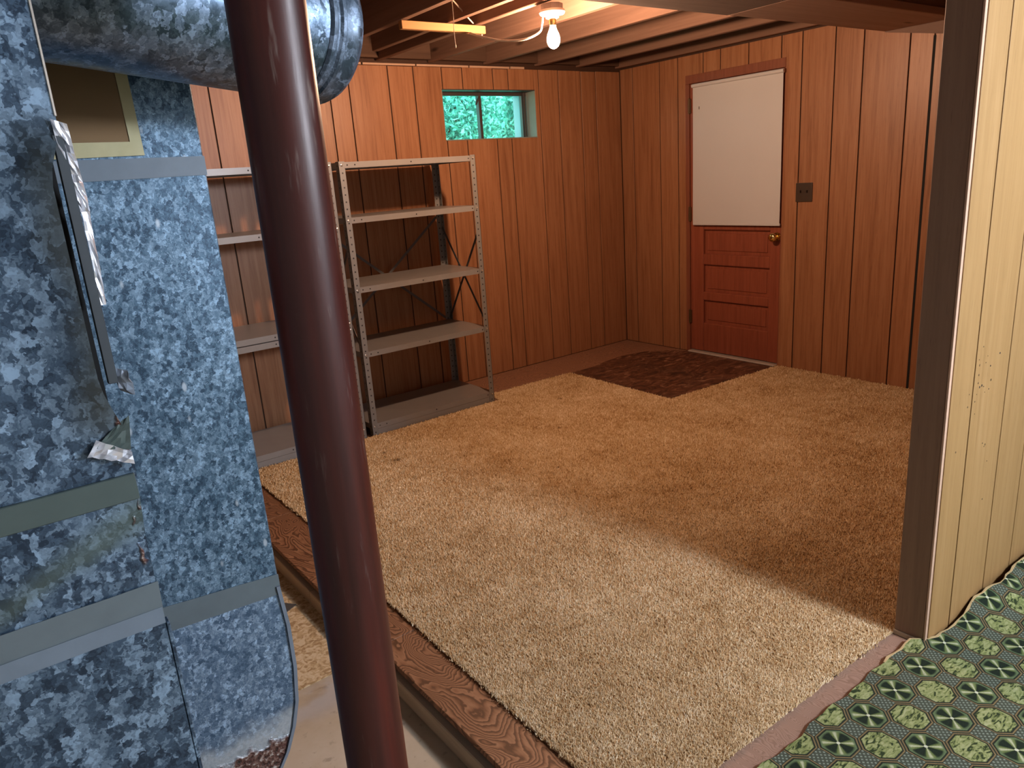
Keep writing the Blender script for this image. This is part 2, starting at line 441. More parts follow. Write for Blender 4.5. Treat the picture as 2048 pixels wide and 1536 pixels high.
def m_green():
    """woven carpet: lattice of octagons turned 45 degrees, alternate ones with a four-petalled cross and a marbled leaf field"""
    n = NT('green_octagon_carpet'); c = n.coord(); P = n.xyz(c)
    wob = n.mul(n.sub(n.noise(c, 20, 2), 0.5), 0.004)
    x = n.add(n.sub(P[0], -2.695), wob); y = n.sub(n.sub(P[1], -3.622), wob)
    s = n.math('DIVIDE', n.add(x, y), 0.1455); t = n.math('DIVIDE', n.sub(x, y), 0.1455)
    rs = n.math('ROUND', s); rt = n.math('ROUND', t)
    fs = n.sub(s, rs); ft = n.sub(t, rt)
    par = n.great(n.math('FRACT', n.add(n.mul(n.add(rs, rt), 0.5), 50.25)), 0.5)        # 1 = pale leaf octagon
    a, b = n.ab(fs), n.ab(ft)
    box_ = n.mx(a, b); dia = n.mul(n.add(a, b), 0.70711)
    d = n.mx(box_, n.mul(dia, 1.02))                                     # 0 centre .. 0.5 edge (octagon metric)
    # dark octagon with four heart petals on the diagonals (the axes of x and y)
    ang = n.math('ARCTAN2', ft, fs)
    rad = n.math('SQRT', n.add(n.mul(fs, fs), n.mul(ft, ft)))
    cross = n.ab(n.math('COSINE', n.mul(ang, 2.0)))
    petal = n.ramp(cross, [(0.0, (0.007, 0.014, 0.008)), (0.60, (0.004, 0.009, 0.005)), (0.76, (0.025, 0.045, 0.016)), (0.84, (0.105, 0.14, 0.045)), (0.95, (0.15, 0.195, 0.07)), (1.0, (0.40, 0.43, 0.28))])
    petal = n.mix(n.step(rad, 0.33, 0.40), petal, (0.10, 0.15, 0.07))
    petal = n.mix(n.step(rad, 0.05, 0.035), petal, (0.55, 0.58, 0.45))
    # pale octagon with dark veins
    vn = n.noise(n.scale(c, (38, 95, 1), rot=(0, 0, 0.35)), 1.0, 2, 0.5, 1.2)
    leaf = n.ramp(vn, [(0.38, (0.02, 0.032, 0.010)), (0.445, (0.16, 0.195, 0.065)), (0.58, (0.27, 0.305, 0.13)), (0.75, (0.36, 0.385, 0.21))])
    octc = n.mix(par, petal, leaf)
    # rings: black line, ochre line
    col = n.mix(n.step(d, 0.405, 0.415), octc, (0.012, 0.015, 0.010))
    col = n.mix(n.step(d, 0.445, 0.452), col, (0.18, 0.13, 0.06))
    col = n.mix(n.step(d, 0.478, 0.484), col, (0.018, 0.022, 0.016))
    # small square between four octagons
    q = n.sub(1.0, n.mul(n.add(a, b), 1.0))                              # 0 at the corner of the cell
    cs = n.great(n.mul(dia, 1.02), 0.497)
    u2 = n.math('FRACT', n.mul(fs, 16.0)); v2 = n.math('FRACT', n.mul(ft, 16.0))
    chk = n.math('MULTIPLY', n.great(n.math('PINGPONG', n.mul(fs, 22.0), 1.0), 0.5), n.great(n.math('PINGPONG', n.mul(ft, 22.0), 1.0), 0.5))
    sq = n.mix(chk, (0.055, 0.065, 0.048), (0.19, 0.235, 0.19))
    brown = n.great(n.math('PINGPONG', n.mul(n.add(rs, rt), 0.5), 1.0), 2.0)
    col = n.mix(cs, col, sq)
    wv = n.noise(c, 420, 2)
    col = n.mix(n.mul(n.step(wv, 0.5, 0.72), 0.35), col, (0.02, 0.03, 0.02))
    col = n.mix(0.06, col, (0.10, 0.14, 0.10))
    n.bump(n.add(n.mul(wv, 0.6), n.mul(n.step(d, 0.40, 0.48), -0.4)), 0.5, 0.004)
    return n.fin(col, 0.9, 0, 0.15)
M_GREEN = m_green()
M_BACKING = m_plain('jute_backing', (0.55, 0.42, 0.22), 0.95, nsc=60, bump=0.4)

def m_shelfpost():
    n = NT('grey_enamel_perforated'); c = n.coord(); P = n.xyz(c)
    u = n.mx(n.ab(P[0]), n.ab(P[1]))
    zz = n.mul(n.sub(n.math('FRACT', n.math('DIVIDE', P[2], 0.0381)), 0.5), 0.0381)
    du = n.sub(u, 0.019)
    d = n.math('SQRT', n.add(n.mul(du, du), n.mul(zz, zz)))
    col = n.mix(n.step(d, 0.0050, 0.0042), n.mix(n.noise(c, 9, 3), (0.165, 0.165, 0.16), (0.215, 0.21, 0.20)), (0.012, 0.012, 0.012))
    return n.fin(col, 0.42, 0.1, 0.5)
M_SPOST = m_shelfpost()
M_SHELF = m_plain('grey_enamel', (0.21, 0.205, 0.20), 0.32, 0.0, 0.6, nsc=5)
M_BRACE = m_plain('brace_dark_grey', (0.085, 0.085, 0.085), 0.5, 0.2)
M_BOLT = m_plain('bolt_zinc', (0.7, 0.66, 0.6), 0.3, 0.8)
M_HOLE = m_plain('hole_dark', (0.012, 0.012, 0.012), 0.8)

M_DOOR = m_panel('door_mahogany_paint', (0.19, 0.050, 0.026), (0.245, 0.068, 0.036), (0.29, 0.085, 0.046), 0.42, var=0.06)
M_JAMB = m_panel('jamb_dark_red', (0.17, 0.056, 0.032), (0.21, 0.072, 0.04), (0.24, 0.088, 0.05), 0.45, var=0.06)
M_BRASS = m_plain('brass', (0.80, 0.58, 0.22), 0.18, 1.0, var=0.05)
M_HINGE = m_plain('hinge_dark_brass', (0.11, 0.065, 0.03), 0.45, 0.5)
M_BLIND = m_plain('blind_vinyl', (0.53, 0.535, 0.55), 0.6, var=0.04, nsc=3)
M_GLASSDARK = m_plain('door_glass_dark', (0.01, 0.011, 0.013), 0.1)
M_SWITCH = m_plain('switch_brown_plastic', (0.045, 0.028, 0.018), 0.4)
M_SWITCHD = m_plain('switch_toggle_dark', (0.02, 0.013, 0.01), 0.35)
M_THRESH = m_plain('threshold_aluminium', (0.62, 0.58, 0.53), 0.4, 0.4)
M_WFRAME = m_plain('window_frame_dark', (0.05, 0.045, 0.045), 0.5)
M_REVEAL = m_plain('window_reveal_grey', (0.22, 0.235, 0.215), 0.8)
M_OUTREV = m_plain('outer_reveal_pale', (0.42, 0.50, 0.60), 0.8)
M_PORC = m_plain('porcelain_white', (0.80, 0.76, 0.70), 0.25, var=0.03)
M_BOXMETAL = m_plain('junction_box_metal', (0.25, 0.23, 0.22), 0.5, 0.5)
M_CABLE = m_plain('cable_white_sheath', (0.55, 0.50, 0.43), 0.5)
M_STRING = m_plain('string_cotton', (0.45, 0.36, 0.28), 0.9)

def m_glass():
    n = NT('window_glass')
    t = n.n('ShaderNodeBsdfTransparent'); g = n.n('ShaderNodeBsdfGlossy'); g.inputs['Roughness'].default_value = 0.05
    c = n.coord()
    t.inputs[0].default_value = (0.86, 0.97, 0.95, 1)
    mx = n.n('ShaderNodeMixShader'); mx.inputs[0].default_value = 0.05
    n.t.links.new(t.outputs[0], mx.inputs[1]); n.t.links.new(g.outputs[0], mx.inputs[2])
    n.t.links.new(mx.outputs[0], n.out.inputs[0])
    return n.m
M_GLASS = m_glass()

def m_emit(name, col, strength):
    n = NT(name)
    n.set(n.b.inputs['Base Color'], (0.9, 0.9, 0.9))
    n.set(n.b.inputs['Emission Color'], col); n.b.inputs['Emission Strength'].default_value = strength
    return n.m
M_BULB = m_emit('bulb_glow', BULB_COLOR, BULB_STRENGTH)
M_GLOBE = m_emit('globe_glow', GLOBE_COLOR, GLOBE_STRENGTH)

def m_leaf():
    n = NT('shrub_leaf')
    r = n.n('ShaderNodeNewGeometry').outputs['Random Per Island']
    col = n.ramp(r, [(0.0, (0.18, 0.42, 0.38)), (0.6, (0.34, 0.62, 0.56)), (1.0, (0.70, 0.92, 0.82))])
    n.b.inputs['Subsurface Weight'].default_value = 0.0
    return n.fin(col, 0.5, 0, 0.4)
M_LEAF = m_leaf()
M_LAWN = m_plain('lawn_green', (0.25, 0.55, 0.40), 0.95, var=0.5, nsc=30)
M_OUTWALL = m_plain('wall_paint_offwhite', (0.70, 0.68, 0.64), 0.85)

# ================================================================== SETTING
ZT = 2.17            # underside of the joists
ZC = -0.09           # concrete slab

# ---- floor -------------------------------------------------------
fl = obj('floor', nb((-6.6, 0.2, -6.8, 0.27, ZC - 0.15, ZC)), M_CONC, kind='structure')
fl['label'] = 'worn tan concrete slab'

deck = struct('floor_deck', 'plywood deck raised on sleepers over the slab')
def ply(x0, x1, y0, y1, mat, label=None, z0=-0.019, z1=0.0):
    return obj('plywood_sheet', bbox(x0, x1, y0, y1, z0, z1, off=0.0015), mat, deck, label=label)
ply(-3.665, -2.446, -1.22, -0.002, M_PLY, 'fir plywood with wavy grain')
ply(-3.665, -2.446, -2.44, -1.222, M_PLY)
ply(-3.665, -2.446, -3.40, -2.442, M_PLY)
ply(-2.444, -1.224, -1.22, -0.002, M_PLY_BACK)
ply(-1.222, -0.002, -1.22, -0.002, M_PLY_BACK)
ply(-2.444, -1.224, -3.40, -1.222, M_PLY_BACK)
ply(-1.222, -0.002, -3.40, -1.222, M_PLY_BACK)
ply(-3.665, -0.002, -6.55, -3.402, M_PLY_FRONT, 'pinkish worn plywood')
for y0, y1 in ((-6.5, -4.0), (-3.995, -1.9), (-1.895, -0.01)):
    obj('sleeper', bbox(-3.682, -3.632, y0, y1, ZC, -0.030, off=0.003), M_SLEEPER, deck)
obj('dark_gap', nb((-3.62, -3.60, -6.5, -0.01, ZC, -0.0195)), M_BLACK, deck)
for i in range(8):
    obj('joist_support', nb((-3.1 + i * 0.42, -3.06 + i * 0.42, -6.5, -0.01, ZC, -0.0195)), M_SLEEPER, deck)
obj('stained_patch', prism([(-1.06, -0.437), (-0.80, -0.437), (-0.66, -0.40), (-0.45, -0.372), (-0.24, -0.42), (-0.10, -0.54), (-0.02, -0.70), (-0.02, -1.46), (-0.10, -1.47), (-1.07, -1.43)], 'z', 0.0002, 0.003),
    M_STAINED, deck, label='dark brown glue-stained square before the door')

# ---- walls -------------------------------------------------------
def strips(parent, grooves, plane, face, back, z0, z1, holes, mat, wob=0.0):
    """panel boards between grooves; plane 'y' = wall along x, plane 'x' = wall along y. holes = (a0,a1,z0,z1)"""
    g = 0.004
    for a0, a1 in zip(grooves, grooves[1:]):
        pieces = [(a0 + g, a1 - g, z0, z1)]
        for h0, h1, hz0, hz1 in holes:
            nxt = []
            for p0, p1, q0, q1 in pieces:
                if p1 <= h0 or p0 >= h1 or q1 <= hz0 or q0 >= hz1:
                    nxt.append((p0, p1, q0, q1)); continue
                if p0 < h0: nxt.append((p0, h0, q0, q1))
                if p1 > h1: nxt.append((h1, p1, q0, q1))
                m0, m1 = max(p0, h0), min(p1, h1)
                if q0 < hz0: nxt.append((m0, m1, q0, hz0))
                if q1 > hz1: nxt.append((m0, m1, hz1, q1))
            pieces = nxt
        for p0, p1, q0, q1 in pieces:
            if p1 - p0 < 0.004: continue
            top = q1 - (random.uniform(0, wob) if q1 == z1 else 0)
            b = (p0, p1, face, back, q0, top) if plane == 'y' else (face, back, p0, p1, q0, top)
            b = (min(b[0], b[1]), max(b[0], b[1]), min(b[2], b[3]), max(b[2], b[3]), b[4], b[5])
            obj('panel_board', bbox(*b, off=0.0009), mat, parent)

WX0, WX1, WZ0, WZ1 = -1.665, -0.868, 1.690, 2.014
wb = struct('wall_back', 'orange-brown grooved wood panelling with a small high window')
bm = nb((-6.6, WX0, 0.007, 0.27, ZC, 2.36), (WX1, 0.27, 0.007, 0.27, ZC, 2.36), (WX0, WX1, 0.007, 0.27, ZC, WZ0), (WX0, WX1, 0.007, 0.27, WZ1, 2.36))
obj('foundation', bm, M_GROOVE, wb)
GB = [-6.6, -6.2, -5.9, -5.6, -5.26, -5.0, -4.72, -4.5, -4.24, -4.0, -3.72, -3.44, -3.168, -2.985, -2.715, -2.461, -2.331, -2.054, -1.869, -1.654, -1.491, -1.237, -1.106, -0.83, -0.642, -0.418, -0.264, -0.001]
strips(wb, GB, 'y', 0.0, 0.006, 0.002, 2.150, [(WX0, WX1, WZ0, WZ1)], M_WALL, 0.004)
# ragged ledge on top of the panelling
lx = -3.6
while lx < -0.95:
    ln = random.uniform(0.12, 0.42)
    obj('ledge_strip', bbox(lx, min(lx + ln - 0.012, -0.93), -0.004 - random.uniform(0, 0.004), 0.006, 2.150, 2.150 + random.uniform(0.010, 0.016), off=0.001), M_EDGE, wb)
    lx += ln

DY0, DY1, DZ = -0.656, -1.467, 2.030
wr = struct('wall_right', 'grooved brown wood panelling around the door')
bm = nb((0.007, 0.2, DY0, 0.006, ZC, 2.36), (0.007, 0.2, -6.6, DY1, ZC, 2.36), (0.007, 0.2, DY1, DY0, DZ, 2.36), (0.06, 0.2, DY1, DY0, ZC, DZ))
obj('foundation', bm, M_GROOVE, wr)
GR = [0.0, -0.134, -0.407, -0.583, -0.812, -0.960, -1.187, -1.432, -1.579, -1.797, -1.973, -2.238, -2.367, -2.60, -2.80, -3.05, -3.28, -3.48]
GR = GR[::-1]
strips(wr, GR[:6], 'x', 0.0, 0.006, 0.002, 2.10, [], M_WALL)
strips(wr, GR[5:], 'x', 0.0, 0.006, 0.002, 2.162, [(DY1, DY0, -1, DZ)], M_WALL)
obj('wide_groove', nb((-0.0012, 0.004, -2.374, -2.360, 0.002, 2.0)), M_BLACK, wr)
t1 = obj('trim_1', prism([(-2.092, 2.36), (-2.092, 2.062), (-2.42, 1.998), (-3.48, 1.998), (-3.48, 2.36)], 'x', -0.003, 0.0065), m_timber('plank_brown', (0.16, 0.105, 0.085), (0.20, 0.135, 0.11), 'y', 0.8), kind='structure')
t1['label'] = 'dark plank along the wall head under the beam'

wp = struct('wall_partition', 'cream grooved stub wall with dark stained end')
PX, PY0, PY1 = -2.436, -3.585, -3.490
obj('stud_core', nb((PX + 0.012, -0.001, PY0 + 0.008, PY1 - 0.005, 0.001, 2.168)), M_ENDBOARD, wp)
obj('end_board', bbox(PX, PX + 0.012, PY0 + 0.010, PY1, 0.016, 2.168, off=0.002), M_ENDBOARD, wp, label='dark brown end board')
obj('base_block', bbox(PX - 0.004, PX + 0.012, PY0 + 0.012, PY1 + 0.002, 0.001, 0.016, off=0.001), M_SLEEPER, wp)
obj('edge_strip', bbox(PX - 0.002, PX + 0.012, PY0 + 0.0035, PY0 + 0.0095, 0.001, 2.168, off=0.0008), M_EDGE, wp, label='raw pale edge of the panelling')
GP = [PX + 0.006, -2.290, -2.052, -1.842, -1.60, -1.38, -1.10, -0.85, -0.6, -0.3, 0.0]
strips(wp, GP, 'y', PY0, PY0 + 0.0035, 0.001, 2.165, [], M_CREAM)
obj('groove_backing', nb((PX + 0.011, -0.001, PY0 + 0.0035, PY0 + 0.0045, 0.001, 2.165)), m_plain('groove_tan', (0.16, 0.09, 0.035), 0.8), wp)
obj('inner_lining', bbox(PX + 0.012, -0.001, PY1 - 0.005, PY1, 0.001, 2.165, off=0.001), M_WALL, wp)
# mildew spots on the cream face
for i in range(26):
    sx = -2.24 + random.gauss(0, 0.055); sz = 0.74 + random.gauss(0, 0.14)
    if sx < PX + 0.02: continue
    r = random.uniform(0.0015, 0.004)
    bm = bmesh.new(); lathe(bm, [(r, 0), (r * 0.8, 0.0005)], 8, (sx, PY0, sz), (0, -1, 0))
    obj('mildew_spot', bm, M_HOLE if i % 3 == 0 else M_HINGE, wp)

wl = obj('wall_left', nb((-5.75, -5.55, -6.6, 0.0, ZC, 2.36)), m_plain('wall_paint_grey', (0.46, 0.45, 0.43), 0.85), kind='structure'); wl['label'] = 'plain unseen foundation wall set close for bounce light'  # unseen wall, its nearness and grey chosen for the light it bounces
wf = obj('wall_front', nb((-6.8, 0.2, -6.8, -6.6, ZC, 2.36)), M_OUTWALL, kind='structure'); wf['label'] = 'plain painted foundation wall behind the viewer'

# ---- ceiling -----------------------------------------------------
ce = struct('ceiling', 'open joists under board subfloor')
y = -6.6; k = 0
while y < 0.0:
    wd = 0.1385
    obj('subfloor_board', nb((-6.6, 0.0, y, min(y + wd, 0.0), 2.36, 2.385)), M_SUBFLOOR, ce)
    y += 0.140
JX = [-0.035, -0.445, -0.845, -1.295, -1.735, -2.112, -2.285, -2.545, -2.95, -3.36, -3.77, -4.18, -4.60, -5.0, -5.42, -5.83, -6.24]
for i, x in enumerate(JX):
    obj('joist', bbox(x - 0.019, x + 0.019, -6.58, -0.002 if i != 6 else -0.3, ZT + random.uniform(0, 0.004), 2.36, off=0.003), M_JOIST, ce)
for i in range(len(JX) - 1):
    a, b = JX[i + 1] + 0.019, JX[i] - 0.019
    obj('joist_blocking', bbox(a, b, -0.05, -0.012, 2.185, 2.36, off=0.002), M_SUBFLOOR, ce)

be = struct('beam', 'wide boxed brown beam crossing under the joists')
obj('bottom_plank', bbox(-1.42, -0.002, -2.475, -2.092, 2.066, 2.104, off=0.003), M_BEAM, be)
obj('bottom_plank', bbox(-5.2, -1.424, -2.475, -2.088, 2.066, 2.104, off=0.003), m_timber('beam_grey', (0.145, 0.118, 0.108), (0.19, 0.155, 0.142), 'x', 0.7), be)
obj('side_board', bbox(-5.2, -0.002, -2.155, -2.117, 2.104, ZT - 0.001, off=0.003), M_BEAM, be)
obj('side_board', bbox(-5.2, -0.002, -2.42, -2.38, 2.104, ZT - 0.001, off=0.003), M_BEAM, be)

# ---- window ------------------------------------------------------
wi = struct('window_1', 'small high basement window with two panes')
SY0, SY1 = 0.105, 0.135
obj('reveal', nb((WX1 - 0.004, WX1, 0.001, SY0, WZ0, WZ1)), M_REVEAL, wi)
obj('reveal', nb((WX0, WX1, 0.001, SY0, WZ1 - 0.006, WZ1)), M_WFRAME, wi)
obj('reveal', nb((WX0, WX0 + 0.004, 0.001, SY0, WZ0, WZ1)), M_REVEAL, wi)
obj('sill', bbox(WX0, WX1, -0.004, SY0, WZ0 - 0.004, WZ0 + 0.003, off=0.001), M_REVEAL, wi)
obj('frame', bbox(WX0, WX1, SY0, SY1, WZ1 - 0.028, WZ1, off=0.001), M_WFRAME, wi)
obj('frame', bbox(WX0, WX1, SY0, SY1, WZ0, WZ0 + 0.009, off=0.001), M_WFRAME, wi)
obj('frame', bbox(WX0, WX0 + 0.03, SY0, SY1, WZ0, WZ1, off=0.001), M_WFRAME, wi)
obj('frame', bbox(WX1 - 0.034, WX1 - 0.020, SY0 - 0.01, SY1, WZ0, WZ1, off=0.001), M_WFRAME, wi)
obj('frame', bbox(WX1 - 0.046, WX1 - 0.040, SY0, SY1, WZ0, WZ1, off=0.001), M_WFRAME, wi)
obj('mullion', bbox(-1.303, -1.280, SY0 - 0.006, SY1, WZ0, WZ1, off=0.001), M_WFRAME, wi)
obj('pane', nb((WX0 + 0.03, -1.303, 0.118, 0.121, WZ0 + 0.009, WZ1 - 0.028)), M_GLASS, wi)
obj('pane', nb((-1.280, WX1 - 0.034, 0.118, 0.121, WZ0 + 0.009, WZ1 - 0.028)), M_GLASS, wi)
bm = bmesh.new(); tube(bm, [(-1.297, 0.094, 1.975), (-1.318, 0.088, 1.955), (-1.336, 0.085, 1.925)], 0.007, 6)
obj('latch', bm, M_WFRAME, wi)
obj('outer_reveal', nb((WX1 - 0.001, WX1 + 0.012, SY1, 0.268, WZ0, WZ1)), M_OUTREV, wi)

# ---- door --------------------------------------------------------
dr = struct('door_1', 'mahogany-coloured panelled door with covered upper glass')
SL0, SL1 = -0.692, -1.458
obj('jamb', bbox(-0.004, 0.05, SL0 + 0.002, DY0, 0.003, 1.9715, off=0.001), M_JAMB, dr)
obj('jamb', bbox(0.002, 0.05, DY1, SL1 - 0.001, 0.003, 1.9715, off=0.001), M_JAMB, dr)
obj('head_jamb', bbox(-0.004, 0.05, DY1, DY0, 1.972, DZ, off=0.001), M_JAMB, dr)
zx0, zx1 = 0.006, 0.046
def dpart(name, y0, y1, z0, z1, x0=zx0, off=0.003): return obj(name, bbox(x0, zx1, y0, y1, z0, z1, off=off), M_DOOR, dr)
dpart('stile', -0.810, SL0, 0.018, 1.970); dpart('stile', SL1, -1.377, 0.018, 1.970)
for z0, z1 in ((0.018, 0.240), (0.414, 0.480), (0.684, 0.766), (0.942, 1.03), (1.86, 1.970)): dpart('rail', -1.378, -0.809, z0, z1, off=0.006)
for z0, z1 in ((0.238, 0.416), (0.478, 0.686), (0.764, 0.944)):
    bm = nb((0.026, 0.034, -1.376, -0.811, z0, z1))
    box(bm, 0.020, 0.03, -1.35, -0.84, z0 + 0.028, z1 - 0.028)
    obj('door_panel', bev(bm, 0.002), M_DOOR, dr)
obj('pane', nb((0.020, 0.026, -1.379, -0.808, 1.02, 1.87)), M_GLASSDARK, dr)
for hz in (1.822, 1.059, 0.28):
    h = obj('hinge', bbox(-0.006, 0.004, SL0 - 0.012, SL0 + 0.013, hz - 0.05, hz + 0.05, off=0.001), M_HINGE, dr)
    bm = bmesh.new(); lathe(bm, [(0.005, -0.055), (0.005, 0.055)], 10, (-0.007, SL0 + 0.001, hz)); obj('pin', bm, M_HINGE, h, True)
bm = bmesh.new(); lathe(bm, [(0.010, 0), (0.010, 0.03), (0.022, 0.036), (0.029, 0.046), (0.028, 0.058), (0.020, 0.066), (0.006, 0.068)], 20, (0.004, -1.432, 0.905), (-1, 0, 0))
kb = obj('knob', bm, M_BRASS, dr, True, label='polished brass knob')
bm = bmesh.new(); lathe(bm, [(0.031, 0), (0.028, 0.006)], 20, (0.006, -1.432, 0.905), (-1, 0, 0)); obj('rose', bm, M_BRASS, kb, True)
obj('threshold', bbox(-0.035, 0.04, -1.462, -0.69, 0.001, 0.014, off=0.004), M_THRESH, dr, label='worn pale metal threshold')

# roller blind -----------------------------------------------------
rb = thing('roller_blind', 'cream vinyl roller blind pulled over the door glass', 'blind', (-0.02, -1.10, 0.98))
g = []
for j in range(11):
    row = []
    for i in range(13):
        yy = -0.363 + 0.726 * i / 12; zz = 0.008 + (0.965 - 0.008) * j / 10
        if j == 0: zz += 0.004 * math.sin(i * 1.1)
        row.append(Vector((0.0035 * math.sin(i * 0.9 + j * 0.35) * (1 - j / 10), yy, zz)))
    g.append(row)
bm = grid_shell(g, (0.001, 0, 0))
obj('shade', bm, M_BLIND, rb, True, recalc=False)
bm = bmesh.new(); lathe(bm, [(0.013, -0.368), (0.013, 0.368)], 16, (0.0, 0.0, 0.972), (0, 1, 0)); obj('roller', bm, M_BLIND, rb, True)
obj('bottom_bar', bbox(-0.004, 0.004, -0.368, 0.364, 0.0, 0.016, off=0.002), M_BLIND, rb)
for s in (-1, 1): obj('bracket', bbox(0.0, 0.018, s * 0.3695 - 0.0015, s * 0.3695 + 0.0015, 0.96, 0.984, off=0.0005), M_JAMB, rb)
obj('scuff_mark', bbox(-0.0052, -0.0035, 0.302, 0.306, 0.81, 0.83, off=0.0004), M_HINGE, rb)

# light switch -----------------------------------------------------
sw = thing('light_switch', 'dark brown double switch plate beside the door', 'switch', (-0.001, -1.627, 1.194))
obj('plate', bbox(-0.006, 0.0, -0.0585, 0.0585, -0.060, 0.060, off=0.003, seg=2), M_SWITCH, sw)
for s in (-1, 1):
    obj('toggle', bbox(-0.016, -0.005, s * 0.023 - 0.004, s * 0.023 + 0.004, -0.002, 0.014, off=0.001), M_SWITCHD, sw)
    for zz in (-0.03, 0.03):
        bm = bmesh.new(); lathe(bm, [(0.003, 0), (0.0025, 0.001)], 8, (-0.006, s * 0.023, zz), (-1, 0, 0)); obj('screw', bm, M_HINGE, sw)

# ================================================================== THINGS
# ---- steel post --------------------------------------------------
po = thing('steel_post', 'round dark red-brown painted steel support column', 'column', (-4.1408, -3.5150, ZC))
bm = bmesh.new(); lathe(bm, [(0.0445, 0.012), (0.0445, 2.245)], 48); obj('shaft', bm, M_POST, po, True)
obj('base_plate', bbox(-0.09, 0.09, -0.09, 0.09, 0.0, 0.012, off=0.002), M_POST, po)
obj('top_plate', bbox(-0.09, 0.09, -0.09, 0.09, 2.245, 2.258, off=0.002), M_POST, po)

# ---- furnace plenum (duct A) --------------------------------------
YA, AXE = -3.40, -4.357
pa = thing('furnace_plenum', 'large galvanised sheet metal plenum with torn foil tape on its edge', 'duct', (-4.7, -3.2, ZC))
def ap(name, bm, mat, smooth=False, label=None, parent=pa):
    o = obj(name, bm, mat, parent, smooth, label=label)
    return o
def local(o):      # world-built mesh below an Empty: undo the parent's offset
    p = o.parent; off = Vector((0, 0, 0))
    while p: off += p.location; p = p.parent
    o.location = -off
    return o
NXg, NZg = 44, 110
X0, Zb, Zt = -5.1, -0.085, 2.12
g = []
def ss(a, b, x): t = min(1, max(0, (x - a) / (b - a))); return t * t * (3 - 2 * t)
for j in range(NZg + 1):
    z = Zb + (Zt - Zb) * j / NZg; row = []
    win = ss(1.14, 1.24, z) * (1 - ss(1.46, 1.53, z))
    for i in range(NXg + 1):
        u = i / NXg; u = 1 - (1 - u) ** 1.8
        xe = AXE - 0.021 * win + (0.0 if z > 1.12 else -0.006 * ss(1.12, 1.0, z))
        x = X0 + (xe - X0) * u
        dent = -0.024 * win * ss(AXE - 0.11, AXE - 0.01, x) ** 1.5
        buckle = 0.0012 * math.sin(x * 9 + 1) * math.sin(z * 5.0 + x * 2)
        row.append(Vector((x, YA + dent + buckle * (1 - ss(AXE - 0.06, AXE, x)), z)))
    g.append(row)
bm = grid_shell(g, (0, 0.0015, 0))
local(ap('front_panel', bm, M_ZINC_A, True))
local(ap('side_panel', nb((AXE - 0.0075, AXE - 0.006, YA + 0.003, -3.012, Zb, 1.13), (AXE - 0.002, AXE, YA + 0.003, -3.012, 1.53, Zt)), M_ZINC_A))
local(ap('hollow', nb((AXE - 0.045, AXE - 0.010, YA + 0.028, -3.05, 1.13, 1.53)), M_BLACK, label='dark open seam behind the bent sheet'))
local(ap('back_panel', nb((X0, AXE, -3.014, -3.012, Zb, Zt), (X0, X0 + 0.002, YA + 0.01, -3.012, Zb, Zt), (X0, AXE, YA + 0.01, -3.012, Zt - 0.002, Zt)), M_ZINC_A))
local(ap('seam_flange', bbox(AXE - 0.009, AXE + 0.002, YA - 0.006, YA + 0.004, 1.225, 1.515, off=0.0008), m_plain('flange_dark', (0.045, 0.058, 0.07), 0.45, 0.3), label='grey folded seam flange'))
local(ap('seam_band', bbox(X0, AXE - 0.003, YA - 0.005, YA + 0.001, 1.071, 1.106, off=0.001), M_BANDGREEN, label='dull greenish seam band'))
tb = sheet((X0, YA - 0.0045, 0.896), (AXE - 0.006, YA - 0.0045, 0.893), (AXE - 0.004, YA - 0.0045, 0.951), (X0, YA - 0.0045, 0.954), 40, 3, 0.0006, 3, 0.001)
local(ap('tape_band', tb, M_DUCTTAPE, True, 'wide grey tape band'))
local(ap('corner_edge', bbox(AXE - 0.0015, AXE + 0.001, YA - 0.002, YA + 0.003, 1.535, Zt, off=0.0005), M_BOLT, label='bright bare sheet edge'))
local(ap('tape_band', sheet((X0, YA - 0.0058, 0.893), (AXE - 0.006, YA - 0.0058, 0.890), (AXE - 0.006, YA - 0.0058, 0.914), (X0, YA - 0.0058, 0.918), 40, 2, 0.0004, 5, 0.0008), M_DUCTTAPE2, True))
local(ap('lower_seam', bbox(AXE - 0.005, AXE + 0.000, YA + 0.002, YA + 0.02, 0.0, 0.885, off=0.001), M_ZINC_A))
# torn foil tape
local(ap('foil_tape', sheet((-4.364, YA - 0.004, 1.532), (-4.349, YA - 0.008, 1.526), (-4.343, YA + 0.004, 1.43), (-4.353, YA + 0.001, 1.43), 4, 12, 0.0035, 11), M_FOIL, False, 'crumpled shiny foil tape'))
local(ap('foil_tape', sheet((-4.353, YA + 0.004, 1.43), (-4.344, YA + 0.006, 1.43), (-4.348, YA + 0.006, 1.32), (-4.354, YA + 0.005, 1.32), 3, 10, 0.0015, 12), M_FOIL))
local(ap('foil_tape', sheet((-4.357, YA + 0.002, 1.243), (-4.341, YA - 0.012, 1.236), (-4.342, YA - 0.002, 1.204), (-4.355, YA + 0.004, 1.212), 4, 4, 0.005, 13), M_FLANGE))
local(ap('foil_tape', sheet((-4.396, YA - 0.006, 1.150), (-4.358, YA - 0.007, 1.138), (-4.352, YA - 0.008, 1.182), (-4.372, YA - 0.005, 1.170), 6, 5, 0.0015, 14), M_BANDGREEN, False, 'dull folded scrap of foil tape'))
local(ap('foil_tape', sheet((-4.407, YA - 0.007, 1.142), (-4.358, YA - 0.009, 1.120), (-4.358, YA - 0.008, 1.136), (-4.393, YA - 0.007, 1.160), 8, 3, 0.004, 15), M_FOIL, False, 'shiny torn edge of foil tape'))

